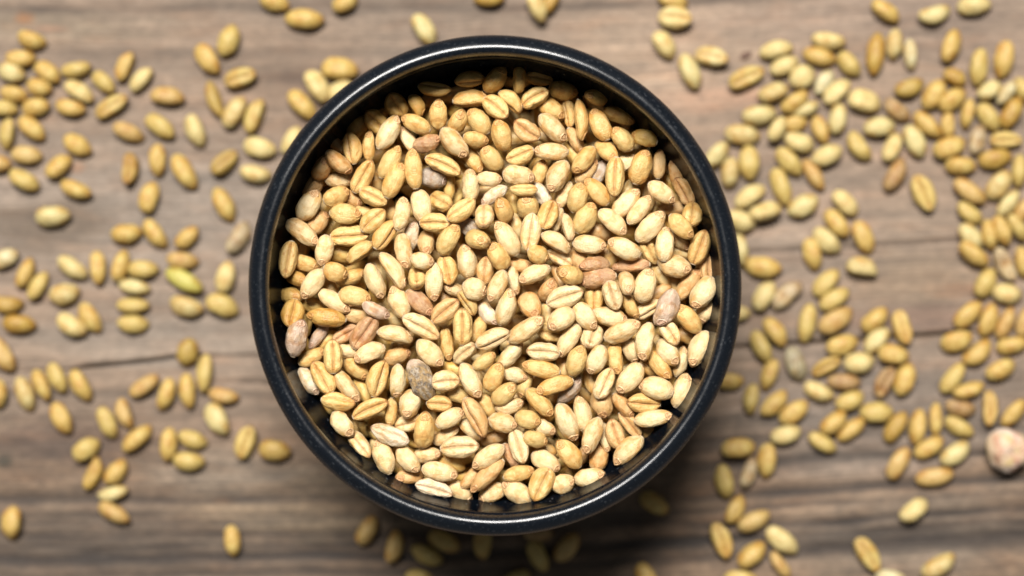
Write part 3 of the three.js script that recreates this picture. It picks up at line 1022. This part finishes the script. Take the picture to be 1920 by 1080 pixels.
for (const g of onTable) scene.add(tag(grain(g, false, 'spilled_grain'), g.label, 'wheat grain', 'wheat grains spilled on the table'));

// ---- the rest of the heap, seen only in the gaps
{
  const r = mulberry(404), rows = deep.map((g) => ({ ...g }));
  const cx = 932, cy = 532;
  for (const [h, step, jit] of [[0.0282, 41, 9], [0.0252, 41, 10], [0.0218, 42, 10]]) for (let y = cy - 420; y < cy + 420; y += step * 0.86) for (let x = cx - 420; x < cx + 420; x += step * 1.22) {
    const px = x + (r() - 0.5) * 2 * jit, py = y + (r() - 0.5) * 2 * jit, d = Math.hypot(px - cx, py - cy), k = r();
    if (d > (h > 0.027 ? 390 : h > 0.024 ? 382 : 368)) continue;
    rows.push({ bed: 1, x: px, y: py, a: d > 350 ? Math.atan2(py - cy, px - cx) * 180 / Math.PI + 90 + (r() - 0.5) * 40 : r() * 360, L: 62 + 12 * r(), w: 32 + 7 * r(), h: h + (r() - 0.5) * 0.0012, lean: 0, tilt: (r() - 0.5) * 30, roll: r() * 360, hk: 0.9, tone: k < 0.5 ? 'g' : k < 0.72 ? 'p' : k < 0.86 ? 'd' : 't' });
  }
  const heap = new THREE.InstancedMesh(shapes[2].plain, new THREE.MeshPhysicalMaterial({ name: 'wheat_skin', color: 0xffffff, map: skins[1], bumpMap: skinBump[0], bumpScale: 0.00007, roughness: 0.5 }), rows.length);
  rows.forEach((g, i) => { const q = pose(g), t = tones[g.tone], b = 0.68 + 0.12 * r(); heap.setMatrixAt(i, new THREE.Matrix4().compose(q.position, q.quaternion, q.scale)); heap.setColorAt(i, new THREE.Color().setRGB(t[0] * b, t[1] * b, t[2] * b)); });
  heap.name = 'grain_heap'; heap.userData.kind = 'stuff';
  tag(shade(heap), 'deeper wheat grains glimpsed in the gaps between the top ones', 'grain heap');
  scene.add(heap);
}

// ---- round seed at the table edge, with lobes and a groove
{
  const N = 40, M = 56, pos = [], uv = [], idx = [];
  const lobes = [[-0.16, 0.05, -0.10, 0.84], [0.22, 0.08, 0.02, 0.80], [-0.05, 0.0, 0.22, 0.80]];
  for (let i = 0; i <= N; i++) for (let j = 0; j < M; j++) {
    const t = Math.PI * i / N, p = Math.PI * 2 * j / M, d = [Math.sin(t) * Math.cos(p), Math.cos(t), Math.sin(t) * Math.sin(p)];
    let rr = 0.70;
    for (const [x, y, z, s] of lobes) { const b = d[0] * x + d[1] * y + d[2] * z, c = x * x + y * y + z * z - s * s, q = b * b - c; if (q > 0) rr = Math.max(rr, b + Math.sqrt(q)); }
    rr += 0.10 * noise(d[0] * 1.7, d[1] * 1.7, d[2] * 1.7 + 3) + 0.03 * noise(d[0] * 7, d[1] * 7, d[2] * 7);
    pos.push(d[0] * rr, d[1] * rr * 0.9, d[2] * rr * 1.08); uv.push(Math.abs(j / M * 2 - 1), i / N);
  }
  for (let i = 0; i < N; i++) for (let j = 0; j < M; j++) { const a = i * M + j, b = i * M + (j + 1) % M; idx.push(a, b, a + M, b, b + M, a + M); }
  const g = new THREE.BufferGeometry();
  g.setAttribute('position', new THREE.Float32BufferAttribute(pos, 3)); g.setAttribute('uv', new THREE.Float32BufferAttribute(uv, 2)); g.setIndex(idx); g.computeVertexNormals();
  const m = shade(new THREE.Mesh(g, new THREE.MeshStandardMaterial({ name: 'seed_skin', roughness: 0.55, bumpMap: skinBump[1], bumpScale: 0.0002, map: colourTexture(256, 256, (u, v) => {
    const n = noise(u * 4, v * 4, 2) + 0.6 * noise(u * 10, v * 10, 5); let c = mix3([0.47, 0.34, 0.225], [0.37, 0.19, 0.12], clamp(n * 1.5 + 0.3)); c = mix3(c, [0.50, 0.43, 0.38], clamp(noise(u * 3 + 4, v * 3, 9) * 2)); return mix3(c, [0.38, 0.28, 0.09], 0.8 * smooth(0.05, 0.4, noise(u * 2.5, v * 3, 17)));
  }) })));
  m.name = 'round_seed'; const R = 0.0041; m.scale.setScalar(R); m.position.set((1891 - 960) * unit(0.0035), 0.0033, (843 - 540) * unit(0.0035));
  scene.add(tag(m, 'round pebble-like seed, cream and pink, biggest thing lying among the spilled grains', 'seed'));
}
// ---- dark husk fragment by the topmost right group
{
  const g = kernelGeometry(kernel(55, { lump: 0.12, wrinkle: 0.05, crease: 0.5 }), 18, 20), m = shade(new THREE.Mesh(g, new THREE.MeshStandardMaterial({ name: 'husk', color: new THREE.Color().setRGB(0.12, 0.075, 0.06), roughness: 0.85, map: skins[2] })));
  m.name = 'husk_fragment'; const u = unit(0.0005); m.scale.set(24 * u, 5 * u, 12 * u); m.position.set((1399 - 960) * u, 0.00045, (103 - 540) * u); m.rotation.y = 0.45;
  scene.add(tag(m, 'small dark husk fragment on the wood left of the upper right grains', 'husk'));
}


renderer.render(scene, camera);
